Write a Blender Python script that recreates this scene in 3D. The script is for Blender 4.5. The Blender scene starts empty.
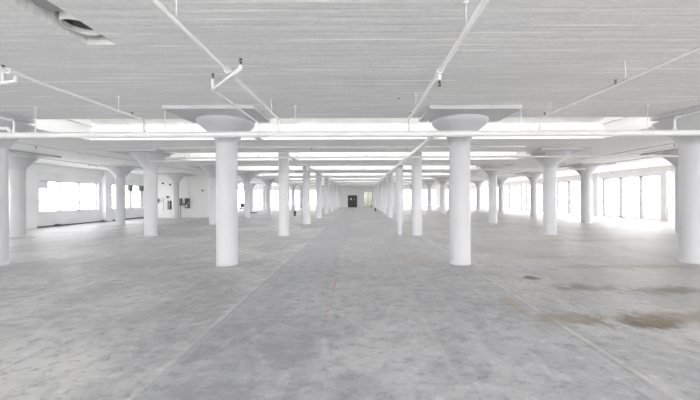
import bpy, bmesh, math, random
from mathutils import Vector, Matrix
random.seed(4)
U = 6.1                      # one structural bay in metres; plan positions are given in bays
S = bpy.context.scene
COL = S.collection
PI = math.pi

# ------------------------------------------------------------------ materials
class NT:
    """tiny helper for building node maths"""
    def __init__(s, name):
        s.m = bpy.data.materials.new(name); s.m.use_nodes = True
        s.t = s.m.node_tree; s.n = s.t.nodes; s.n.clear()
        s.out = s.n.new('ShaderNodeOutputMaterial')
    def link(s, a, b): s.t.links.new(a, b)
    def put(s, inp, v):
        if hasattr(v, 'links') or isinstance(v, bpy.types.NodeSocket): s.link(v, inp)
        else: inp.default_value = v
    def math(s, op, a, b=0.0, c=0.0, clamp=False):
        n = s.n.new('ShaderNodeMath'); n.operation = op; n.use_clamp = clamp
        for i, v in enumerate((a, b, c)): s.put(n.inputs[i], v)
        return n.outputs[0]
    def noise(s, vec, scale, detail=3, rough=.5, dist=0.0):
        n = s.n.new('ShaderNodeTexNoise')
        s.link(vec, n.inputs['Vector']); n.inputs['Scale'].default_value = scale
        n.inputs['Detail'].default_value = detail; n.inputs['Roughness'].default_value = rough
        n.inputs['Distortion'].default_value = dist
        return n.outputs['Fac']
    def ramp(s, v, a, b, x=0.0, y=1.0, smooth=True):
        n = s.n.new('ShaderNodeMapRange'); n.clamp = True
        if smooth: n.interpolation_type = 'SMOOTHSTEP'
        s.put(n.inputs['Value'], v)
        for k, q in zip(('From Min', 'From Max', 'To Min', 'To Max'), (a, b, x, y)): n.inputs[k].default_value = q
        return n.outputs['Result']
    def mix(s, f, a, b, mode='MIX'):
        n = s.n.new('ShaderNodeMix'); n.data_type = 'RGBA'; n.blend_type = mode
        s.put(n.inputs[0], f); s.put(n.inputs[6], a); s.put(n.inputs[7], b)
        return n.outputs[2]
    def pos(s, scale=(1, 1, 1)):
        g = s.n.new('ShaderNodeNewGeometry')
        v = s.n.new('ShaderNodeVectorMath'); v.operation = 'MULTIPLY'
        s.link(g.outputs['Position'], v.inputs[0]); v.inputs[1].default_value = scale
        return v.outputs[0]
    def sep(s, v):
        n = s.n.new('ShaderNodeSeparateXYZ'); s.link(v, n.inputs[0]); return n.outputs
    def bsdf(s, col, rough=.6, metal=0., height=None, bump=.2, dist=.01, spec=.5):
        b = s.n.new('ShaderNodeBsdfPrincipled')
        s.put(b.inputs['Base Color'], col); s.put(b.inputs['Roughness'], rough)
        b.inputs['Metallic'].default_value = metal; b.inputs['Specular IOR Level'].default_value = spec
        if height is not None:
            u = s.n.new('ShaderNodeBump'); u.inputs['Strength'].default_value = bump
            u.inputs['Distance'].default_value = dist
            s.link(height, u.inputs['Height']); s.link(u.outputs[0], b.inputs['Normal'])
        s.link(b.outputs[0], s.out.inputs[0]); return s.m

def c4(*a): return (a[0], a[1], a[2], 1)

def m_paint(name, col, var=.05, rough=.55, scale=1.5, bump=.15, dirt=.0):
    t = NT(name); p = t.pos()
    n1 = t.noise(p, scale, 4); n2 = t.noise(p, scale*14, 3)
    k = t.math('ADD', t.math('MULTIPLY', n1, var*2), 1-var)
    d = tuple(x*(1-var*2) for x in col)
    c = t.mix(t.ramp(n1, .3, .7), c4(*col), c4(*d))
    if dirt:
        n3 = t.noise(p, 7, 5, .7)
        c = t.mix(t.ramp(n3, .66, .74, 0, dirt), c, (.35, .34, .32, 1))
    return t.bsdf(c, rough, height=n2, bump=bump, dist=.01)

M = {}
M['column'] = m_paint('column_paint', (.575, .575, .59), .02, .5, 1.2, .25, .10)
M['wall'] = m_paint('wall_paint', (.88, .88, .88), .03, .6, 1.0, .3, .10)
M['pipe'] = m_paint('pipe_paint', (.78, .78, .78), .02, .4, 4, .05)
M['trim'] = m_paint('trim_paint', (.80, .80, .79), .04, .5)
M['curb'] = m_paint('curb_paint', (.77, .77, .76), .02, .6)
M['bare'] = m_paint('old_roof_boards', (.74, .74, .72), .06, .7, 2)
M['frame'] = m_paint('window_frame_paint', (.15, .155, .16), .03, .5)
M['frame_light'] = m_paint('pale_window_frame_paint', (.36, .365, .37), .03, .5)
M['dark'] = m_paint('dark_metal', (.055, .055, .06), .1, .45)
M['mid'] = m_paint('grey_metal', (.22, .22, .22), .1, .45)
M['black'] = m_paint('black_plastic', (.02, .02, .022), .1, .5)
M['door'] = m_paint('door_paint', (.07, .07, .072), .1, .5)
M['paper'] = m_paint('paper', (.85, .85, .82), .02, .7)
M['baseboard'] = m_paint('baseboard_paint', (.16, .16, .17), .2, .6, 3)
M['ground'] = m_paint('pale_yard', (.75, .75, .73), .05, .9, .1)
M['duct'] = m_paint('duct_metal', (.45, .46, .45), .1, .5)

def m_brick():
    t = NT('painted_brick'); p = t.pos(); x, y, z = t.sep(p)
    v = t.n.new('ShaderNodeCombineXYZ')
    t.link(t.math('ADD', x, y), v.inputs[0]); t.link(z, v.inputs[1])
    b = t.n.new('ShaderNodeTexBrick'); t.link(v.outputs[0], b.inputs['Vector'])
    b.inputs['Scale'].default_value = 3.2; b.inputs['Mortar Size'].default_value = .012
    b.inputs['Color1'].default_value = (.78, .78, .77, 1); b.inputs['Color2'].default_value = (.74, .74, .73, 1)
    b.inputs['Mortar'].default_value = (.62, .62, .61, 1)
    n = t.noise(p, 3, 5, .7)
    c = t.mix(t.ramp(n, .64, .72, 0, .25), b.outputs['Color'], (.45, .43, .41, 1))
    return t.bsdf(c, .65, height=b.outputs['Fac'], bump=-.3, dist=.01)
M['brick'] = m_brick()

def m_ceiling():
    t = NT('board_formed_ceiling'); p = t.pos(); x, y, z = t.sep(p)
    p2 = t.pos((.35, 1.6, 1)); p3 = t.pos((.5, 9, 1)); p4 = t.pos((.22, 2.2, 1))
    wob = t.math('MULTIPLY', t.noise(t.pos((.3, .3, .3)), 1, 2), .05)
    yy = t.math('DIVIDE', t.math('ADD', y, wob), .16)
    fr = t.math('FRACT', yy); idx = t.math('FLOOR', yy)
    w = t.n.new('ShaderNodeTexWhiteNoise'); w.noise_dimensions = '1D'; t.link(idx, w.inputs['W'])
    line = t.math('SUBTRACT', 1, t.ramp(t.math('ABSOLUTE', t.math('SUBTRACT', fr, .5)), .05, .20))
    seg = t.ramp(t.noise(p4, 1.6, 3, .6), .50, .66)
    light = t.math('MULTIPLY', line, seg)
    streak = t.noise(p3, 2.2, 4, .6)
    blot = t.noise(p2, .5, 5, .6)
    base = t.mix(w.outputs['Value'], (.83, .83, .827, 1), (.90, .90, .897, 1))
    c = t.mix(t.ramp(streak, .42, .60, 0, .8), base, (.76, .76, .76, 1))
    c = t.mix(t.ramp(blot, .5, .75, 0, .35), c, (.68, .68, .68, 1))
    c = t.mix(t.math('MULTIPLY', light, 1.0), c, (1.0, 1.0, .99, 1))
    grit = t.noise(t.pos((1, 1.6, 1)), 14, 6, .8)
    c = t.mix(t.ramp(grit, .40, .50, .4, 0), c, (.66, .66, .66, 1))
    c = t.mix(t.ramp(grit, .56, .64, 0, .4), c, (.98, .98, .975, 1))
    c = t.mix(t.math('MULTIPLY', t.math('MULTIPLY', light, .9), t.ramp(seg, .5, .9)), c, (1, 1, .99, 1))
    # small holes and a few black chips
    v = t.n.new('ShaderNodeTexVoronoi'); v.inputs['Scale'].default_value = .9; t.link(t.pos((1, 1.0, .01)), v.inputs['Vector'])
    r = t.n.new('ShaderNodeSeparateColor'); t.link(v.outputs['Color'], r.inputs[0])
    hole = t.math('MULTIPLY', t.ramp(v.outputs['Distance'], .018, .032, 1, 0), t.ramp(r.outputs[0], .5, .51))
    c = t.mix(hole, c, (.10, .10, .10, 1))
    # a faint square patch of darker concrete over the aisle
    px = t.ramp(t.math('ABSOLUTE', t.math('SUBTRACT', x, 0.0)), .26, .32, 1, 0)
    py = t.ramp(t.math('ABSOLUTE', t.math('SUBTRACT', y, .92*U)), .26, .32, 1, 0)
    c = t.mix(t.math('MULTIPLY', t.math('MULTIPLY', px, py), .10), c, (.38, .38, .38, 1))
    h = t.math('ADD', t.math('MULTIPLY', line, -.4), t.math('ADD', streak, t.math('MULTIPLY', w.outputs['Value'], .6)))
    return t.bsdf(c, .7, height=h, bump=.35, dist=.012)
M['ceiling'] = m_ceiling()

def m_floor():
    t = NT('worn_concrete_floor'); p = t.pos(); x, y, z = t.sep(p)
    big = t.noise(t.pos((.5, .4, 1)), .9, 6, .65, .8)
    mid = t.noise(t.pos((.8, 1, 1)), 2.0, 8, .72, .6)
    fine = t.noise(t.pos((.8, 1, 1)), 6.5, 8, .80)
    scr = t.noise(t.pos((1.6, .45, 1)), 1.6, 7, .75, 1.5)
    c = t.mix(t.ramp(big, .38, .62), (.36, .36, .365, 1), (.535, .533, .52, 1))
    # centre pour is a cooler darker slab than its neighbours
    edge = t.math('ADD', x, t.math('MULTIPLY', t.math('SUBTRACT', fine, .5), .05))
    ctr = t.math('MULTIPLY', t.ramp(edge, -.327*U, -.319*U), t.ramp(edge, .434*U, .442*U, 1, 0))
    c = t.mix(t.math('MULTIPLY', ctr, .45), c, (.415, .42, .435, 1))
    ctr2 = t.math('MULTIPLY', t.ramp(edge, -.327*U, -.319*U), t.ramp(edge, -.12*U, -.08*U, 1, 0))
    c = t.mix(t.math('MULTIPLY', ctr2, .60), c, (.38, .385, .40, 1))
    c = t.mix(t.ramp(mid, .50, .68, 0, .22), c, (.62, .618, .61, 1))
    c = t.mix(t.ramp(mid, .36, .54, .5, 0), c, (.25, .25, .255, 1))
    c = t.mix(t.ramp(scr, .53, .70, 0, .35), c, (.66, .658, .65, 1))
    c = t.mix(t.ramp(scr, .36, .46, .4, 0), c, (.36, .36, .365, 1))
    c = t.mix(t.ramp(fine, .54, .64, 0, .42), c, (.68, .68, .67, 1))
    c = t.mix(t.ramp(fine, .40, .48, .55, 0), c, (.20, .20, .21, 1))
    wear = t.math('MULTIPLY', t.ramp(edge, -.322*U, -.30*U), t.ramp(y, .62*U, .85*U, 1, 0))
    wear = t.math('MULTIPLY', wear, t.ramp(edge, -.2*U, .15*U, 1, 0))
    c = t.mix(t.math('MULTIPLY', wear, t.ramp(mid, .40, .60, .75, .25)), c, (.25, .25, .26, 1))
    # warm tint on the right-hand half
    c = t.mix(t.math('MULTIPLY', t.ramp(x, .45*U, 1.0*U), .45), c, (.44, .42, .38, 1))
    # joints along the hall and across it
    def band(v, pos_, half, soft): 
        return t.ramp(t.math('ABSOLUTE', t.math('SUBTRACT', v, pos_)), half, half+soft, 1, 0)
    ew = t.math('ADD', x, t.math('MULTIPLY', t.math('SUBTRACT', mid, .5), .06))
    for X, w, a, col in ((-.327, .02, .3, (.62, .61, .58, 1)), (-.320, .008, .3, (.22, .22, .225, 1)), (.437, .010, .3, (.27, .25, .22, 1)),
                      (.445, .014, .4, (.62, .61, .58, 1)), (-1.57, .015, .4, (.2, .2, .2, 1)), (1.43, .015, .4, (.2, .2, .2, 1)),
                      (-.10, .05, .12, (.2, .2, .2, 1)), (.15, .02, .25, (.5, .5, .49, 1)), (.23, .05, .16, (.5, .5, .49, 1))):
        c = t.mix(t.math('MULTIPLY', t.math('MULTIPLY', band(ew, X*U, w, .03), a), t.ramp(scr, .4, .55, .25, 1.3)), c, col)
    yw = t.math('ADD', y, t.math('MULTIPLY', t.math('SUBTRACT', mid, .5), .08))
    for Y, a in ((1.27, .16), (2.3, .3), (3.3, .3), (5.3, .3)):
        c = t.mix(t.math('MULTIPLY', band(yw, Y*U, .02, .05), a), c, (.2, .2, .2, 1))
    # stains: centre x, y, half-widths (bays), colour, strength
    dist = t.math('MULTIPLY', t.math('SUBTRACT', t.noise(t.pos((1, 1, 1)), 1.6, 8, .78), .5), 4.2)
    for X, Y, a, b, col, k in ((.64, .70, .12, .045, (.10, .085, .06, 1), .75), (.78, .715, .2, .05, (.24, .19, .12, 1), .55), (.52, .72, .12, .04, (.24, .19, .12, 1), .5),
                               (.70, .97, .13, .05, (.15, .13, .10, 1), .6), (.93, .93, .13, .05, (.17, .15, .12, 1), .55),
                               (.60, 1.09, .035, .03, (.08, .075, .06, 1), .7), (.40, .80, .02, .09, (.34, .25, .13, 1), .35),
                               (1.05, 1.25, .3, .05, (.24, .18, .12, 1), .35), (.9, 1.45, .3, .05, (.26, .2, .13, 1), .2),
                               (.26, 1.45, .07, .12, (.45, .38, .25, 1), .3), (-1.0, 1.33, .5, .06, (.30, .30, .30, 1), .4),
                               (1.5, 2.0, .5, .07, (.26, .22, .17, 1), .35), (.95, .6, .25, .05, (.2, .19, .17, 1), .4)):
        ex = t.math('DIVIDE', t.math('SUBTRACT', x, X*U), a*U); ey = t.math('DIVIDE', t.math('SUBTRACT', y, Y*U), b*U)
        r = t.math('SQRT', t.math('ADD', t.math('MULTIPLY', ex, ex), t.math('MULTIPLY', ey, ey)))
        r = t.math('ADD', r, dist)
        c = t.mix(t.ramp(r, .3, 1.25, min(1, k*1.3), 0), c, col)
    # short row of red paint marks on the aisle
    rm = t.math('MULTIPLY', band(x, -.082*U, .018, .02), t.math('MULTIPLY', t.ramp(y, .66*U, .70*U), t.ramp(y, 1.0*U, 1.25*U, 1, 0)))
    rm = t.math('MULTIPLY', rm, t.ramp(t.noise(t.pos((3, 2.2, 1)), 3.1, 3), .46, .54))
    c = t.mix(t.math('MULTIPLY', rm, .5), c, (.38, .12, .10, 1))
    rough = t.ramp(mid, .3, .7, .36, .62)
    h = t.math('ADD', t.math('MULTIPLY', fine, .6), t.math('MULTIPLY', mid, 1.0))
    return t.bsdf(c, rough, height=h, bump=.3, dist=.012, spec=.5)
M['floor'] = m_floor()

def m_glass(name='window_glass', k=.98):
    t = NT(name)
    a = t.n.new('ShaderNodeBsdfTransparent'); a.inputs[0].default_value = (k, k, k, 1)
    g = t.n.new('ShaderNodeBsdfGlossy'); g.inputs['Roughness'].default_value = .05
    m = t.n.new('ShaderNodeMixShader'); m.inputs[0].default_value = .05
    t.link(a.outputs[0], m.inputs[1]); t.link(g.outputs[0], m.inputs[2]); t.link(m.outputs[0], t.out.inputs[0])
    return t.m
M['glass'] = m_glass()
M['dusty_glass'] = m_glass('skylight_glass', .80)
M['obscured_glass'] = m_glass('obscured_glass', .10)
M['obscured_glass'].node_tree.nodes['Transparent BSDF'].inputs[0].default_value = (.275, .28, .255, 1)

# ------------------------------------------------------------------ mesh helpers (inputs in bays unless noted)
def bx(bm, x0, x1, y0, y1, z0, z1, k=U):
    v = [bm.verts.new((x*k, y*k, z*k)) for z in (z0, z1) for y in (y0, y1) for x in (x0, x1)]
    for f in ((0, 2, 3, 1), (4, 5, 7, 6), (0, 1, 5, 4), (2, 6, 7, 3), (0, 4, 6, 2), (1, 3, 7, 5)):
        bm.faces.new([v[i] for i in f])

def lathe(bm, prof, cx=0, cy=0, n=48, k=U, jitter=0.0):
    """prof: list of (r, z) bottom to top, in bays; closed with caps"""
    rings = []
    for r, z in prof:
        ring = []
        for i in range(n):
            a = 2*PI*i/n
            ring.append(bm.verts.new(((cx+r*math.cos(a))*k, (cy+r*math.sin(a))*k, z*k)))
        rings.append(ring)
    for a, b in zip(rings, rings[1:]):
        for i in range(n):
            f = bm.faces.new((a[i], a[(i+1) % n], b[(i+1) % n], b[i])); f.smooth = True
    for ring in (rings[0][::-1], rings[-1]): bm.faces.new([bm.verts.new(v.co) for v in ring])

def tube(bm, pts, r, n=10, k=U, caps=True):
    """round tube along a polyline with mitred bends"""
    P = [Vector(p)*k for p in pts]; r *= k
    rings = []
    for i, p in enumerate(P):
        d1 = (P[i]-P[i-1]).normalized() if i else None
        d2 = (P[i+1]-P[i]).normalized() if i < len(P)-1 else None
        d = (d1 or d2) if not (d1 and d2) else (d1+d2).normalized()
        s = 1.0
        if d1 and d2: s = 1/max(.35, math.cos(d1.angle(d2)/2))
        up = Vector((0, 0, 1)) if abs(d.z) < .95 else Vector((1, 0, 0))
        if i == 0: u = d.cross(up).normalized()
        else:
            u = (u - d*u.dot(d)).normalized()
        w = d.cross(u)
        # stretch in the plane of the bend
        if d1 and d2 and d1.angle(d2) > .05:
            b = (d2-d1).normalized()
        else: b = None
        ring = []
        for j in range(n):
            a = 2*PI*j/n
            o = (u*math.cos(a)+w*math.sin(a))*r
            if b is not None: o = o + b*o.dot(b)*(s-1)
            ring.append(bm.verts.new(p+o))
        rings.append(ring)
    for a, b in zip(rings, rings[1:]):
        for j in range(n):
            f = bm.faces.new((a[j], a[(j+1) % n], b[(j+1) % n], b[j])); f.smooth = True
    if caps:
        for ring in (rings[0][::-1], rings[-1]): bm.faces.new([bm.verts.new(v.co) for v in ring])

def link(name, bm, mat, parent=None, bevel=0):
    bmesh.ops.recalc_face_normals(bm, faces=bm.faces)
    me = bpy.data.meshes.new(name); bm.to_mesh(me); bm.free()
    me.materials.append(mat)
    o = bpy.data.objects.new(name, me); COL.objects.link(o)
    if parent: o.parent = parent
    if bevel:
        b = o.modifiers.new('bevel', 'BEVEL'); b.width = bevel; b.segments = 2; b.limit_method = 'ANGLE'
    return o

def struct(name, bm, mat, parent=None, **kw):
    o = link(name, bm, mat, parent, **kw)
    if not parent: o['kind'] = 'structure'
    return o
def tag(o, label, cat, group=None):
    o['label'] = label; o['category'] = cat; o['kind'] = 'thing'
    if group: o['group'] = group
    return o
def thing(name, label, cat, loc=(0, 0, 0), group=None):
    o = bpy.data.objects.new(name, None); COL.objects.link(o); o.empty_display_size = .1
    o.location = [v*U for v in loc]
    return tag(o, label, cat, group)
def child(name, bm, mat, root, bevel=0):
    """a part whose mesh is written in root's local frame"""
    return link(name, bm, mat, root, bevel)
def B(): return bmesh.new()

# ------------------------------------------------------------------ dimensions
H = .623                     # ceiling height
XL, XR, YB, YF = -3.12, 3.45, -1.25, 8.9
S0, S1 = -1.57, 1.43         # side limits of the roof slots
SLOTS = [-1]+list(range(1, 8))      # bay numbers with a roof slot; the unseen one behind the camera added for light
NEAR, FAR = .320, .812
T = .083                     # slab thickness
LINES = [-2.569, -1.569, -.569, .431, 1.431, 2.431]
ROWS = [1.33+i for i in range(8)]

# ------------------------------------------------------------------ floor, ceiling
bm = B(); bx(bm, XL-.1, XR+.1, YB-.1, YF+.1, -.05, 0); struct('floor', bm, M['floor'])

xs = sorted({XL-.06, S0, -.60, -.533, S1, XR+.06})
ys = sorted({YB-.06, YF+.06, 0.05, .687} | {n+NEAR for n in SLOTS} | {n+FAR for n in SLOTS})
def void(i, j):
    if i < 0 or j < 0 or i >= len(xs)-1 or j >= len(ys)-1: return True
    x = (xs[i]+xs[i+1])/2; y = (ys[j]+ys[j+1])/2
    if -.60 < x < -.533 and .05 < y < .687: return True
    return S0 < x < S1 and any(n+NEAR < y < n+FAR for n in SLOTS)
bm = B()
cache = {}
def V(x, y, z):
    k = (round(x, 5), round(y, 5), round(z, 5))
    if k not in cache: cache[k] = bm.verts.new((x*U, y*U, z*U))
    return cache[k]
for i in range(len(xs)-1):
    for j in range(len(ys)-1):
        if void(i, j): continue
        a, b, c, d = xs[i], xs[i+1], ys[j], ys[j+1]
        bm.faces.new((V(a, c, H), V(a, d, H), V(b, d, H), V(b, c, H)))
        bm.faces.new((V(a, c, H+T), V(b, c, H+T), V(b, d, H+T), V(a, d, H+T)))
        for di, dj, e in ((-1, 0, ((a, c), (a, d))), (1, 0, ((b, d), (b, c))), (0, -1, ((b, c), (a, c))), (0, 1, ((a, d), (b, d)))):
            if void(i+di, j+dj):
                (p, q), (r, s) = e
                bm.faces.new((V(p, q, H), V(p, q, H+T), V(r, s, H+T), V(r, s, H)))
struct('ceiling', bm, M['ceiling'])

# roof monitors over the slots: a curb lining, a sloping roof and upright glazing on the near side
MT = H+.43
wn = [0]
def wname(): wn[0] += 1; return 'window_%d' % wn[0]
tn = [0]
def tname(): tn[0] += 1; return 'trim_%d' % tn[0]
PORTALS = []
for n in SLOTS:
    y0, y1 = n+NEAR, n+FAR
    bm = B(); e = .004
    # thin painted lining on the far and side faces of the slab edge
    bx(bm, S0, S1, y1-e, y1, H, H+T+.004)
    for x0, x1 in ((S0, S0+e), (S1-e, S1)): bx(bm, x0, x1, y0+e, y1-e, H, H+T)
    bx(bm, S0, S1, y0, y0+e, H, H+T)
    # cheeks
    for x in (S0, S1):
        v = []
        for xx in (x-.015, x+.015):
            v.append([bm.verts.new((xx*U, a*U, b*U)) for a, b in ((y0, H+T), (y1, H+T), (y1, H+T+.02), (y0, MT))])
        bm.faces.new(v[0]); bm.faces.new(v[1][::-1])
        for q in range(4): bm.faces.new((v[0][q], v[0][(q+1) % 4], v[1][(q+1) % 4], v[1][q]))
    struct(tname(), bm, M['curb'])
    # sloping roof slab
    bm = B(); v = []
    for xx in (S0-.03, S1+.03):
        v.append([bm.verts.new((xx*U, a*U, b*U)) for a, b in ((y0-.03, MT), (y1+.03, H+T+.005), (y1+.03, H+T+.03), (y0-.03, MT+.03))])
    bm.faces.new(v[0]); bm.faces.new(v[1][::-1])
    for q in range(4): bm.faces.new((v[0][q], v[0][(q+1) % 4], v[1][(q+1) % 4], v[1][q]))
    struct(tname(), bm, M['bare'])
    # glazing
    bm = B()
    k = 13
    for i in range(k+1):
        x = S0+(S1-S0)*i/k
        bx(bm, x-.005, x+.005, y0-.008, y0+.004, H+T, MT)
    bx(bm, S0, S1, y0-.01, y0+.006, H+T, H+T+.015); bx(bm, S0, S1, y0-.01, y0+.006, MT-.015, MT)
    w = struct(wname(), bm, M['trim'])
    bm = B(); bx(bm, S0, S1, y0-.003, y0-.002, H+T, MT); link('pane', bm, M['dusty_glass'], w)
    PORTALS.append(((S0+S1)/2, y0-.02, (H+T+MT)/2, S1-S0, MT-H-T, (0, 1, 0)))
# beams crossing the slots on the two inner column lines
for X in (-.569, .431):
    for n in SLOTS:
        bm = B(); bx(bm, X-.018, X+.018, n+NEAR-.001, n+FAR+.001, H-.005, H+T-.01); struct(tname(), bm, M['ceiling'])

# narrow slot near the camera with its cover and round duct
bm = B(); bx(bm, -.63, -.50, .02, .70, H+T+.09, H+T+.12)
for q in ((-.63, -.60), (-.533, -.50)): bx(bm, q[0], q[1], .02, .70, H+T, H+T+.09)
bx(bm, -.60, -.533, .687, .70, H+T, H+T+.09); bx(bm, -.60, -.533, .02, .05, H+T, H+T+.09)
struct(tname(), bm, M['trim'])
bm = B(); bx(bm, -.60, -.533, .684, .687, H, H+T+.09); struct(tname(), bm, M['curb'])
dt = thing('duct_outlet', 'round grey duct mouth set in the narrow ceiling slot at upper left', 'duct', (-.5665, .632, H+.012))
bm = B()
n_, r0, r1, hh = 32, .0325, .029, .05
rings = []
for r, z in ((r1, .10), (r1, 0), (r0, -.004), (r0, .004), (r1+.003, .008), (r1+.003, .10)):
    rings.append([bm.verts.new((r*U*math.cos(2*PI*i/n_), r*U*1.0*math.sin(2*PI*i/n_), z*U)) for i in range(n_)])
for a, b in zip(rings, rings[1:]):
    for i in range(n_): f = bm.faces.new((a[i], a[(i+1) % n_], b[(i+1) % n_], b[i])); f.smooth = True
child('collar', bm, M['trim'], dt)
bm = B(); lathe(bm, [(r1*.98, .008), (r1*.98, .010)], n=32); child('damper', bm, M['black'], dt)
bm = B(); bx(bm, -.03, .03, -.13, -.035, .01, .10); child('duct_box', bm, M['duct'], dt)

# ------------------------------------------------------------------ walls with openings
def wall_y(name, X, side, wins, mat, thick=.05):
    """wall in a plane x=X running along y; side=+1 means thickness grows to +x. wins: (y0,y1,z0,z1)"""
    a, b = (X, X+thick) if side > 0 else (X-thick, X)
    bm = B(); y = YB-.05
    for (w0, w1, z0, z1) in sorted(wins):
        bx(bm, a, b, y, w0, 0, H); 
        if z0 > 0: bx(bm, a, b, w0, w1, 0, z0)
        bx(bm, a, b, w0, w1, z1, H); y = w1
    bx(bm, a, b, y, YF+.05, 0, H)
    return struct(name, bm, mat)
def wall_x(name, Y, side, x0, x1, wins, mat, thick=.05):
    a, b = (Y, Y+thick) if side > 0 else (Y-thick, Y)
    bm = B(); x = x0
    for (w0, w1, z0, z1) in sorted(wins):
        bx(bm, x, w0, a, b, 0, H)
        if z0 > 0: bx(bm, w0, w1, a, b, 0, z0)
        bx(bm, w0, w1, a, b, z1, H); x = w1
    bx(bm, x, x1, a, b, 0, H)
    return struct(name, bm, mat)
def window_y(X, side, w, mull, rails=(), fw=.008, portal=True, fm='frame_light'):
    y0, y1, z0, z1 = w; c = X+side*.03
    bm = B()
    bx(bm, c-.01, c+.01, y0, y0+fw, z0, z1); bx(bm, c-.01, c+.01, y1-fw, y1, z0, z1)
    bx(bm, c-.01, c+.01, y0+fw, y1-fw, z0, z0+fw); bx(bm, c-.01, c+.01, y0+fw, y1-fw, z1-fw, z1)
    for m in mull: bx(bm, c-.026, c+.014, m-.006, m+.006, z0+fw, z1-fw)
    for r in rails: bx(bm, c-.006, c+.006, y0+fw, y1-fw, r-.002, r+.002)
    o = struct(wname(), bm, M[fm])
    bm = B(); bx(bm, c-.001, c+.001, y0, y1, z0, z1); link('pane', bm, M['glass'], o)
    if portal: PORTALS.append((X+side*.08, (y0+y1)/2, (z0+z1)/2, y1-y0, z1-z0, (-side, 0, 0)))
    return o
def window_x(Y, side, w, mull, rails=(), fw=.008, gl='glass'):
    x0, x1, z0, z1 = w; c = Y+side*.03
    bm = B()
    bx(bm, x0, x0+fw, c-.01, c+.01, z0, z1); bx(bm, x1-fw, x1, c-.01, c+.01, z0, z1)
    bx(bm, x0+fw, x1-fw, c-.01, c+.01, z0, z0+fw); bx(bm, x0+fw, x1-fw, c-.01, c+.01, z1-fw, z1)
    for m in mull: bx(bm, m-.0055, m+.0055, c-.012, c+.012, z0+fw, z1-fw)
    for r in rails: bx(bm, x0+fw, x1-fw, c-.006, c+.006, r-.002, r+.002)
    o = struct(wname(), bm, M['frame_light'])
    bm = B(); bx(bm, x0, x1, c-.001, c+.001, z0, z1); link('pane', bm, M[gl], o)
    if gl == 'glass': PORTALS.append(((x0+x1)/2, Y+side*.08, (z0+z1)/2, x1-x0, z1-z0, (0, -side, 0)))
    return o

# right wall: tall windows between pilasters
pil = [3.46+1.02*k for k in range(-4, 6)]
rw = [(a+.065, b-.065, .012, .532) for a, b in zip(pil, pil[1:])]
wall_y('wall_right', XR, 1, rw, M['wall'])
for w in rw:
    d = (w[1]-w[0])/3
    window_y(XR, 1, w, [w[0]+d, w[0]+2*d], (.19, .36), fm='frame')
for i, a in enumerate(pil):
    bm = B(); bx(bm, XR-.05, XR, a-.05, a+.05, 0, H); struct(tname(), bm, M['wall'], bevel=.01)
bm = B(); bx(bm, XR-.035, XR, YB, YF, .555, H); struct(tname(), bm, M['wall'])

# left wall: sill-height windows up to the cross wall, tall ones behind it
LZ0, LZ1 = .148, .462
lw = [(-1.2, -.75, LZ0, LZ1), (-.5, .15, LZ0, LZ1), (.35, .98, LZ0, LZ1), (1.2, 1.86, LZ0, LZ1), (2.1, 2.79, LZ0, LZ1),
      (3.02, 3.71, LZ0, LZ1), (3.89, 4.46, LZ0, LZ1)]
lt = [(4.68, 5.42, .02, .50), (5.68, 6.42, .02, .50), (6.68, 7.42, .02, .50), (7.68, 8.55, .02, .50)]
wall_y('wall_left', XL, -1, lw+lt, M['wall'])
for w in lw+lt:
    d = (w[1]-w[0])/3
    window_y(XL, -1, w, [w[0]+d, w[0]+2*d], (.25, .36))
for a in (-.62, .25, 1.09, 1.98, 2.9, 3.8, 5.55, 6.55, 7.55, 8.65):
    bm = B(); bx(bm, XL, XL+.05, a-.05, a+.05, 0, H); struct(tname(), bm, M['wall'], bevel=.01)
bm = B(); bx(bm, XL, XL+.035, YB, 4.5, .545, H); struct(tname(), bm, M['wall'])
# boarded corner pane of the left window, making its stepped top
bm = B(); bx(bm, XL-.022, XL-.010, 3.03, 3.115, .385, .455)
struct(tname(), bm, M['wall'])
bm = B(); bx(bm, XL, XL+.006, YB, 4.5, 0, .013); struct('baseboard_left', bm, M['baseboard'])

# cross wall on the left
PX = -1.9
bm = B(); bx(bm, XL, PX, 4.5, 4.55, 0, H); struct('wall_cross', bm, M['brick'])

# far wall with door
DX0, DX1, DZ = -.336, -.069, .345
fw_ = [(-3.06, -2.74, .03, .50), (-2.62, -2.22, .03, .50), (-2.02, -1.66, .03, .50), (-1.45, -1.25, .03, .50),
       (1.05, 1.5, .03, .50), (1.72, 2.2, .03, .50), (2.35, 2.8, .03, .50), (3.0, 3.38, .03, .50)]
wall_x('wall_back', YF, 1, XL, XR, fw_+[(DX0, DX1, 0, DZ), (.12, .37, .02, .46)], M['brick'])
for w in fw_: window_x(YF, 1, w, [(w[0]+w[1])/2], (.3,))
window_x(YF, 1, (.12, .37, .02, .46), [.245], gl='obscured_glass')
bm = B()
bx(bm, DX0, DX0+.012, YF-.004, YF+.03, 0, DZ); bx(bm, DX1-.012, DX1, YF-.004, YF+.03, 0, DZ); bx(bm, DX0+.012, DX1-.012, YF-.004, YF+.03, DZ-.012, DZ)
mid = (DX0+DX1)/2
bx(bm, mid-.006, mid+.006, YF+.0185, YF+.022, .001, DZ-.012)
bx(bm, DX0, DX1, YF-.002, YF+.03, 0, .0015)
d = struct('door_1', bm, M['dark'])
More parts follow.
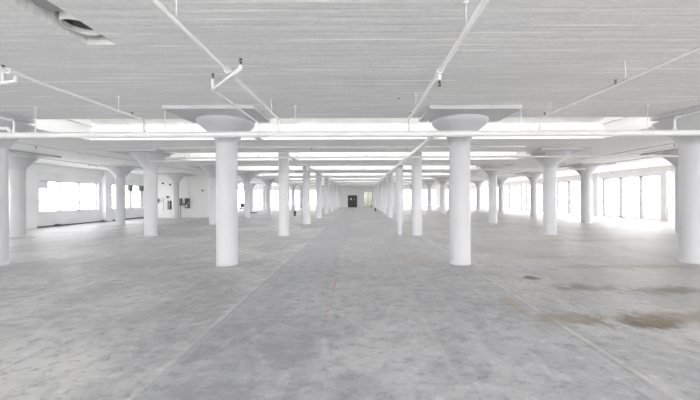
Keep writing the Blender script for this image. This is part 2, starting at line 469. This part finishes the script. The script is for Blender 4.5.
for i, (a, b) in enumerate(((DX0+.012, mid-.0004), (mid+.0004, DX1-.012))):
    bm = B(); bx(bm, a, b, YF+.008, YF+.018, .002, DZ-.012)
    for z0, z1 in ((.03, .13), (.16, .30)): 
        bx(bm, a+.02, a+.024, YF+.004, YF+.008, z0, z1); bx(bm, b-.024, b-.02, YF+.004, YF+.008, z0, z1)
        bx(bm, a+.024, b-.024, YF+.004, YF+.008, z0, z0+.004); bx(bm, a+.024, b-.024, YF+.004, YF+.008, z1-.004, z1)
    lf = link('door_leaf', bm, M['door'], d)
    bm = B()
    if i == 0: bx(bm, a+.06, a+.10, YF+.001, YF+.0035, .21, .265)
    else: bx(bm, a+.05, a+.07, YF+.001, YF+.0035, .225, .245)
    p_ = link('notice', bm, M['paper'], lf)
    bm = B(); hx = b-.012 if i == 0 else a+.012
    bx(bm, hx-.004, hx+.004, YF-.006, YF+.008, .14, .18); link('door_handle', bm, M['dark'], lf)

# unseen wall added close behind the camera, nearly all glass, to light near bays
nw = [(-3.08+i*.932, -3.08+i*.932+.88, .02, .60) for i in range(7)]
wall_x('wall_front_added', YB, -1, XL, XR, nw, M['wall'])
for w in nw: window_x(YB, -1, w, [w[0]+.29, w[0]+.58])

bm = B(); bx(bm, -40, 40, -40, 50, -.06, -.055); struct('ground', bm, M['ground'])

# ------------------------------------------------------------------ columns
line_txt = ['line beside the left windows', 'second line from the left windows', 'line left of the aisle',
            'line right of the aisle', 'second line from the right windows', 'line beside the right windows']
row_txt = ['nearest row', 'second row back', 'third row back', 'fourth row back', 'fifth row back', 'sixth row back', 'seventh row back', 'last row']
PB = .6095                    # underside of the drop panels
def shaft_bm(r, top, sub=28, pits=True):
    bm = B()
    prof = [(r+.0008, 0), (r+.0008, .002)]
    for i in range(sub+1):
        z = .002+(top-.002)*i/sub
        prof.append((r+random.uniform(-.0003, .0003), z))
    lathe(bm, prof, n=48)
    return bm
meshes = {}
def shared(name, key, builder, mat, root, bevel=0):
    if key not in meshes:
        o = link(name, builder(), mat, root, bevel); meshes[key] = o; return o
    c = meshes[key].copy(); c.name = name; c.parent = root; COL.objects.link(c); return c
def bowl(bm, r, rt, z0, z1, lip, concave):
    prof = []
    k = 14
    for i in range(k+1):
        t = i/k
        if concave: rr = r+(rt-r)*t**1.35       # trumpet
        else: rr = r+(rt-r)*(math.sin(t*PI/2)**1.15*.75+t*.25)   # bowl
        prof.append((rr, z0+(z1-lip-z0)*t))
    prof += [(rt+.001, z1-lip*.6), (rt+.001, z1)]
    lathe(bm, prof, n=64)
for li, X in enumerate(LINES):
    for ri, Y in enumerate(ROWS):
        if ri == 0 and li in (0, 5): continue
        if li == 0 and ri == 4: continue        # wholly behind the cross wall
        inner = li in (2, 3)
        hood = (not inner) or ri == 0
        lab = '%s white column, %s, %s' % ('flared-top round' if hood else 'straight round', line_txt[li], row_txt[ri])
        t = thing('concrete_column', lab, 'column', (X, Y, 0), 'round columns of the hall')
        r = .0465 if ri == 0 else .044
        if inner and ri > 0:
            shared('shaft', 'plain', lambda: shaft_bm(.039, H), M['column'], t)
            continue
        if ri == 0 and inner:
            shared('shaft', 'first', lambda: shaft_bm(.0430, .515), M['column'], t)
            def cb():
                bm = B(); lathe(bm, [(.0430, .515), (.0455, .525), (.050, .535), (.0555, .543), (.058, .546), (.067, .556), (.080, .568), (.093, .579),
                                     (.103, .587), (.110, .593), (.1135, .598), (.1155, .603), (.116, PB)], n=72); return bm
            shared('capital', 'first_cap', cb, M['column'], t)
        else:
            shared('shaft', 'outer', lambda: shaft_bm(.0430, .505), M['column'], t)
            def cb():
                bm = B(); bowl(bm, .0430, .128, .500, PB, .004, True); return bm
            shared('capital', 'outer_cap', cb, M['column'], t)
        # drop panel, cut back where it meets a roof slot
        a, f, k = .171, (-.200 if li < 3 else -.186), .012
        def pb():
            bm = B()
            if inner: bx(bm, -.151 if li == 2 and ri == 0 else -a, .184 if li == 2 and ri == 0 else a, f, k, PB, H-.0001)
            elif li == 1:   # slot to the right of the line
                bx(bm, -a, 0, f, a, PB, H-.0001); bx(bm, 0, a, f, k, PB, H-.0001)
            elif li == 4:
                bx(bm, 0, a, f, a, PB, H-.0001); bx(bm, -a, 0, f, k, PB, H-.0001)
            else: bx(bm, -a, a, f, .165, PB, H-.0001)
            return bm
        key = 'panel%d%d' % (li < 3, 0 if inner else 1 if li == 1 else 2 if li == 4 else 3)
        shared('drop_panel', key, pb, M['column'], t)

# ------------------------------------------------------------------ pipework
def cyl_between(bm, p, q, r, n=10): tube(bm, [p, q], r, n)
def hanger(root, x, y, zt, zb, r=.0016, ring=None):
    bm = B(); cyl_between(bm, (x, y, zb), (x, y, zt), r, 6)
    lathe(bm, [(r*4, zt-.003), (r*4, zt)], x, y, 10)
    if ring:                      # clevis band round the pipe
        pts = []
        axis, rr = ring
        for i in range(13):
            a = 2*PI*i/12
            o = rr*1.25
            pts.append((x+(o*math.sin(a) if axis == 'y' else 0), y+(o*math.sin(a) if axis == 'x' else 0), zb-rr+o*math.cos(a)))
        tube(bm, pts, r*.9, 6, caps=False)
    link('hanger', bm, M['pipe'], root)
def fitting(root, p, axis, r, L):
    bm = B(); v = {'x': (1, 0, 0), 'y': (0, 1, 0), 'z': (0, 0, 1)}[axis]
    a = tuple(p[i]-v[i]*L/2 for i in range(3)); b = tuple(p[i]+v[i]*L/2 for i in range(3))
    cyl_between(bm, a, b, r, 14); link('fitting', bm, M['pipe'], root)
def head(root, x, y, z, up=True, mat='mid'):
    s = .55 if up else -.55
    bm = B(); cyl_between(bm, (x, y, z), (x, y, z+s*.010), .0017, 8)
    cyl_between(bm, (x, y, z+s*.010), (x, y, z+s*.013), .0026, 8)
    for q in (-1, 1): tube(bm, [(x+q*.002, y, z+s*.013), (x+q*.002, y, z+s*.018), (x, y, z+s*.022)], .0007, 5)
    cyl_between(bm, (x, y, z+s*.022), (x, y, z+s*.0245), .0034, 10)
    link('sprinkler_head', bm, M['dark'], root)

MZ, MY = .519, 1.15
mt = thing('sprinkler_main', 'thick white sprinkler main crossing the whole hall in front of the nearest columns', 'pipe', (0, 0, 0), 'sprinkler mains')
bm = B(); tube(bm, [(-3.1, MY, MZ), (3.4, MY, MZ)], .0112, 20); link('pipe_run', bm, M['pipe'], mt)
for x in (-2.2, -1.2, -.72, -.237, .60, 1.07, 1.9, 2.7): hanger(mt, x, MY, H, MZ+.0103, .0018, ('x', .0103) if False else None)
for x in (-1.9, -.9, -.05, .95): fitting(mt, (x, MY, MZ), 'x', .0125, .02)

BZ = .575
branch = [(-1.28, .0036, 'outermost left'), (-.80, .0036, 'far left'), (-.30, .0042, 'inner left'), (.187, .0050, 'inner right'), (.67, .0036, 'far right'), (1.17, .0036, 'outermost right')]
btxt = ['thin white branch pipe, leftmost, dropping onto the thick main beside the left drop panel',
        'thin white branch pipe running under the ceiling from the left edge to the thick main',
        'white branch pipe left of the aisle carrying a diagonal arm with two sprinklers',
        'white branch pipe right of the aisle rising to the top edge, one sprinkler below it',
        'thin white branch pipe slanting up to the right edge above the aisle right side',
        'thin white branch pipe hidden behind the rightmost column, dropping onto the thick main']
for (X, r, _), lab in zip(branch, btxt):
    t = thing('sprinkler_branch', lab, 'pipe', (0, 0, 0), 'branch pipes over the nearest bay')
    bm = B(); tube(bm, [(X, -1.2, BZ), (X, MY-.008, BZ), (X, MY, BZ-.008), (X, MY, MZ+.009)], r, 12); link('pipe_run', bm, M['pipe'], t)
    fitting(t, (X, MY, MZ+.013), 'z', r*1.7, .012)
    fitting(t, (X, MY-.012, BZ), 'y', r*1.5, .014)
    hs = {-.80: (.30, 1.03), -.30: (.51, 1.06), .187: (.54, 1.02), .67: (.78, 1.09)}.get(X, (.5, 1.0))
    for y in hs: hanger(t, X, y, H, BZ+r, .0012, ('x', r))
    if X in (-.30, -.80):
        yc = .72
        if X == -.30: ends = ((X-.070, .785, .010), (X+.050, .655, -.011))
        else: ends = ((X-.044, .735, .012), (X+.0, .722, -.004))
        za = BZ-.017
        bm = B(); tube(bm, [(ends[0][0], ends[0][1], BZ+ends[0][2]), (ends[0][0], ends[0][1], za), (ends[1][0], ends[1][1], za), (ends[1][0], ends[1][1], BZ+ends[1][2])], .0040, 10)
        arm = link('cross_arm', bm, M['pipe'], t)
        fitting(t, (X, yc, BZ), 'y', .0075, .03)
        head(arm, ends[0][0], ends[0][1], BZ+ends[0][2])
        if X == -.30:
            bm = B(); tube(bm, [(ends[0][0], .787, za), (ends[0][0], MY-.004, za), (ends[0][0], MY, MZ+.012)], .0026, 8); link('return_pipe', bm, M['pipe'], t)
        if X == -.30: head(arm, ends[1][0], ends[1][1], BZ+ends[1][2])
        head(t, X-.006, 1.10, BZ)
    elif X == .187:
        fitting(t, (X, .72, BZ), 'y', .0078, .02)
        bm = B(); tube(bm, [(X, .72, BZ), (X, .72, BZ-.02)], .0045, 10); link('drop', bm, M['pipe'], t); head(t, X, .72, BZ-.02, False, 'dark')
        head(t, X, 1.12, BZ)
    elif X == .67:
        head(t, X, .81, BZ, True, 'dark'); head(t, X, 1.12, BZ, True, 'dark')
    else: head(t, X, .9, BZ)
bm = B(); tube(bm, [(-1.9, MY, .545), (-1.305, MY, .545), (-1.298, MY, .540), (-1.298, MY, MZ+.009)], .0055, 12)
tag(link('pipe_loop', bm, M['pipe'], None), 'short white pipe above the thick main at left edge, bent down into it', 'pipe')

# long fat pipe down the aisle and its riser
LX = .289
t = thing('aisle_pipe', 'fat white pipe running down the hall right of the aisle toward the far wall', 'pipe')
bm = B(); tube(bm, [(LX, MY+.009, MZ), (LX, 8.85, MZ)], .0115, 20); link('pipe_run', bm, M['pipe'], t)
for y in (1.19, 2.1, 3.1, 4.1, 5.1, 6.1): fitting(t, (LX, y, MZ), 'y', .0155, .03)
for y in (1.3, 2.25, 3.25, 4.25, 5.25, 6.25, 7.25): hanger(t, LX, y, H, MZ+.0115, .002)
t = thing('riser_pipe', 'slim white vertical riser pipe from floor to the fat aisle pipe', 'pipe', (.302, 2.33, 0))
bm = B(); lathe(bm, [(.0215, .10), (.0215, MZ-.013)], n=24); link('pipe_sleeve', bm, M['column'], t)
bm = B(); lathe(bm, [(.016, 0), (.016, .10)], n=24); link('pipe_foot', bm, M['column'], t)

rt = ['second', 'third', 'fourth', 'fifth', 'sixth', 'seventh', 'last']
for i, nm in enumerate(rt):
    n = i+2; y = n+.15
    t = thing('sprinkler_main', 'thinner white pipe crossing the hall in front of the %s row of columns' % nm, 'pipe', (0, 0, 0), 'sprinkler mains')
    bm = B(); z = .562
    tube(bm, [(-1.35, y, z), (2.3, y, z)], .0062, 12); link('pipe_run', bm, M['pipe'], t)
    bm = B(); tube(bm, [(-1.43, y-.05, .575), (-1.43, y-.05, .535), (-1.15, y-.05, .535), (-1.15, y-.05, .60)], .003, 8); link('offset_bend', bm, M['pipe'], t)
    for x in (-1.1, -.3, .187, .67, 1.3, 2.1): hanger(t, x, y, H, z+.006, .0014)
    for x in (-.7, .05, .55): head(t, x, y, z+.004)
    c = thing('cross_pipe', 'thin white pipe close under the ceiling ahead of the %s row of columns' % nm, 'pipe', (0, 0, 0), 'thin pipes close under the ceiling')
    y -= .20
    bm = B(); tube(bm, [(-1.25, y, .600), (1.05, y, .600)], .0042, 10); link('pipe_run', bm, M['pipe'], c)
    for x in (-1.1, -.3, .187, .67): hanger(c, x, y, H, .604, .0012)
    for x in (-.3, .3): head(c, x, y, .598, False)

# side branches along the outer bays
for X, z, lab in ((-1.93, .600, 'thin white pipe running down the hall left of the second column line'), (-2.42, .590, 'thin white pipe running down the hall along the left window bay'),
                  (1.88, .600, 'thin white pipe running down the hall right of the second column line from the right'), (2.282, .590, 'thin white pipe running down the hall along the right window bay')):
    t = thing('sprinkler_branch', lab, 'pipe', (0, 0, 0), 'branch pipes over the side bays')
    r = .0045
    ye = 4.45 if X < 0 else 8.8
    bm = B(); tube(bm, [(X, 1.2, z), (X, ye, z)], r, 10); link('pipe_run', bm, M['pipe'], t)
    y = 1.5
    while y < ye:
        hanger(t, X, y, H, z+r, .0012); head(t, X, y+.35, z-.004, False, 'dark'); y += 1.0

# ------------------------------------------------------------------ ceiling details near camera: left cluster, conduits
# downpipe on the right wall
bm = B(); tube(bm, [(XR-.07, 3.415, .56), (XR-.07, 3.415, .17), (XR-.05, 3.47, .12), (XR-.05, 3.47, .0)], .007, 12)
tag(link('down_pipe', bm, M['pipe'], None), 'white downpipe with a kink beside the nearest right window', 'pipe')

# ------------------------------------------------------------------ electrical gear on the cross wall
def wx(px): return (px-359.5)*4.5/310
def wz(py): return .284+(197.4-py)*4.5/310
gear = [('electrical_cabinet', 178.6, 182, 197.6, 204.8, 'dark', 'dark grey electrical cabinet on left cross wall, left one of the linked pair'),
        ('electrical_cabinet', 186, 190, 197.6, 207.6, 'mid', 'tall grey electrical cabinet on left cross wall, right one of the linked pair'),
        ('electrical_cabinet', 168.6, 171.6, 200, 208.7, 'dark', 'dark electrical cabinet on the cross wall just left of a column'),
        ('switch_box', 157, 159.2, 197.6, 201.6, 'mid', 'small grey switch box on the cross wall near the left window')]
for nm, a, b, c, d, mt_, lab in gear:
    x0, x1, z0, z1 = wx(a), wx(b), wz(d), wz(c)
    t = thing(nm, lab, 'electrical box', ((x0+x1)/2, 4.5, z0))
    w, h = (x1-x0)/2, z1-z0
    bm = B(); bx(bm, -w, w, -.03, 0, 0, h); child('cabinet_body', bm, M[mt_], t, .008)
    bm = B(); bx(bm, -w+.003, w-.003, -.034, -.030, .004, h-.004); dr = child('cabinet_door', bm, M['dark' if mt_ == 'mid' else 'mid'], t, .004)
    bm = B(); bx(bm, w-.010, w-.005, -.040, -.034, h*.45, h*.6); child('latch', bm, M['paper'], dr)
    if a == 186:
        bm = B(); bx(bm, -w*.5, w*.3, -.0355, -.034, h*.12, h*.35); child('notice_plate', bm, M['paper'], dr)
bm = B(); bx(bm, wx(182), wx(186), 4.475, 4.5, wz(205), wz(202.6)); tag(link('cable_trough', bm, M['mid'], None, .005), 'short grey trough linking the two electrical cabinets', 'electrical box')
bm = B()
for x in (wx(179.5), wx(181.3)): tube(bm, [(x, 4.485, 0), (x, 4.485, wz(204.8))], .004, 8)
tag(link('conduit_pair', bm, M['mid'], None), 'pair of grey conduits from the floor to the left electrical cabinet', 'pipe')
for px, y0, y1, lab in ((163.5, 196, 210, 'thin vertical conduit on the cross wall left of the columns'), (189.5, 182, 197.6, 'thin vertical conduit rising from the tall grey cabinet')):
    bm = B(); tube(bm, [(wx(px), 4.492, wz(y1)), (wx(px), 4.492, wz(y0))], .0025, 6); tag(link('wall_conduit', bm, M['duct'], None), lab, 'pipe')
for px, py, s, lab in ((168, 196.3, .016, 'round dark fitting on the cross wall above the left cabinet'), (163.2, 182.6, .012, 'small dark wall fitting high on cross wall, leftmost'),
                       (170.5, 184, .012, 'small dark wall fitting high on cross wall beside a column'), (202.7, 190, .012, 'small dark wall fitting on the bare right part of cross wall')):
    bm = B(); v0 = len(bm.verts)
    tube(bm, [(wx(px), 4.5, wz(py)), (wx(px), 4.485, wz(py))], s, 14); tube(bm, [(wx(px), 4.486, wz(py)), (wx(px), 4.476, wz(py))], s*.5, 10)
    tag(link('wall_fitting', bm, M['dark'], None), lab, 'wall fitting', 'dark fittings on the cross wall')
# louvred fan units in the last left window before the cross wall
for px, w, lab in ((131, .06, 'dark square vent unit in the left window, the left one'), (142.3, .09, 'dark square vent unit in the left window nearest the cross wall')):
    Y = -XL*310/(359.5-px); z = .284+(197.4-188)*Y/310
    t = thing('window_vent', lab, 'vent', (XL-.005, Y, z-.03), 'vent units in the left window')
    bm = B(); bx(bm, -.02, .012, -w/2, w/2, 0, .07); child('housing', bm, M['dark'], t, .006)
    bm = B()
    for i in range(5): bx(bm, .012, .016, -w/2+.006, w/2-.006, .008+i*.012, .013+i*.012)
    child('louvre', bm, M['mid'], t)
    bm = B(); bx(bm, -.006, .004, -w/2-.004, w/2+.004, -.1, 0) if False else bx(bm, -.004, .004, -.004, .004, z*-1+.03+LZ0+.008+.0, 0); child('bracket', bm, M['mid'], t)

# ------------------------------------------------------------------ small things left on the floor
t = thing('chair', 'black chair standing on the floor beyond the cross wall', 'chair', (-2.285, 6.03, 0))
k = 1/U
bm = B(); bx(bm, -.04, .04, -.04, .04, .070, .082); child('seat', bm, M['black'], t, .02)
bm = B(); bx(bm, -.038, .042, .034, .044, .10, .178); child('backrest', bm, M['black'], t, .02)
for sx in (-1, 1):
    for sy in (-1, 1):
        bm = B(); tube(bm, [(sx*.036, sy*.036, 0), (sx*.034, sy*.034, .072 if sy < 0 else .12)], .005, 8); child('leg', bm, M['black'], t)
t = thing('waste_bin', 'small black bin on the floor left of the aisle, between far columns', 'bin', (-.985, 4.73, 0))
bm = B(); lathe(bm, [(.014, 0), (.018, .068)], n=20); child('bin_body', bm, M['black'], t)
bm = B(); lathe(bm, [(.0195, .068), (.0195, .074), (.012, .079)], n=20); child('lid', bm, M['dark'], t)
t = thing('bucket', 'small black bucket by the right column line, far down the aisle', 'bucket', (.325, 6.3, 0))
bm = B(); lathe(bm, [(.014, 0), (.018, .068)], n=20); child('bucket_body', bm, M['black'], t)
bm = B(); tube(bm, [(-.017, 0, .066), (-.012, 0, .082), (.012, 0, .082), (.017, 0, .066)], .0015, 6); child('handle', bm, M['mid'], t)
t = thing('bucket', 'tiny black bucket against the far wall right of the door', 'bucket', (.33, 8.6, 0))
bm = B(); lathe(bm, [(.016, 0), (.02, .065)], n=20); child('bucket_body', bm, M['black'], t)
bm = B(); tube(bm, [(-.019, 0, .063), (-.014, 0, .082), (.014, 0, .082), (.019, 0, .063)], .0015, 6); child('handle', bm, M['mid'], t)
t = thing('pallet', 'low dark pallet on the floor just right of the black chair', 'pallet', (-2.0, 5.75, 0))
for i in range(6):
    bm = B(); bx(bm, -.075+i*.027, -.055+i*.027, -.08, .08, .014, .019); child('deck_board', bm, M['dark'], t)
for i in (-1, 0, 1):
    bm = B(); bx(bm, -.075, .08, i*.07-.008, i*.07+.008, 0, .014); child('runner', bm, M['mid'], t)
for Y, w, lab in ((3.17, .05, 'small dark block at the foot of the left wall, below the big left window'), (3.75, .06, 'dark block on the floor beside the second left pilaster')):
    bm = B(); bx(bm, XL+.008, XL+.05, Y-w/2, Y+w/2, 0, .016); bx(bm, XL+.012, XL+.035, Y-w*.2, Y+w*.4, .016, .024)
    tag(link('timber_offcut', bm, M['baseboard'], None, .006), lab, 'block')

# ------------------------------------------------------------------ light and sky
W = bpy.data.worlds.new('sky'); S.world = W; W.use_nodes = True
nt = W.node_tree; nt.nodes.clear()
out = nt.nodes.new('ShaderNodeOutputWorld'); bg = nt.nodes.new('ShaderNodeBackground')
bg.inputs[0].default_value = (.985, .98, 1, 1); bg.inputs[1].default_value = 4.5
nt.links.new(bg.outputs[0], out.inputs[0])
for i, (x, y, z, w, h, d) in enumerate(PORTALS):
    L = bpy.data.lights.new('daylight_opening', 'AREA'); L.shape = 'RECTANGLE'; L.size = w*U; L.size_y = h*U
    L.cycles.is_portal = True
    o = bpy.data.objects.new('daylight_opening', L); COL.objects.link(o)
    o.location = (x*U, y*U, z*U); o.rotation_euler = Vector(d).to_track_quat('-Z', 'Z').to_euler() if False else Vector(d).to_track_quat('-Z', 'Y').to_euler()

# ------------------------------------------------------------------ camera
cd = bpy.data.cameras.new('camera'); cam = bpy.data.objects.new('camera', cd); COL.objects.link(cam)
cam.location = (0, 0, .284*U); cam.rotation_euler = (PI/2, .0038, 0)
cd.sensor_width = 36; cd.lens = 310/700*36; cd.shift_x = -9.5/700; cd.shift_y = -2.6/700; cd.clip_end = 500
S.camera = cam

S.view_settings.view_transform = 'Standard'; S.view_settings.look = 'None'
S.view_settings.gamma = 1; S.view_settings.use_curve_mapping = False
S.view_settings.exposure = 1.17
S.cycles.use_denoising = True
S.cycles.max_bounces = 14; S.cycles.diffuse_bounces = 10; S.cycles.transparent_max_bounces = 8
S.cycles.sample_clamp_indirect = 12
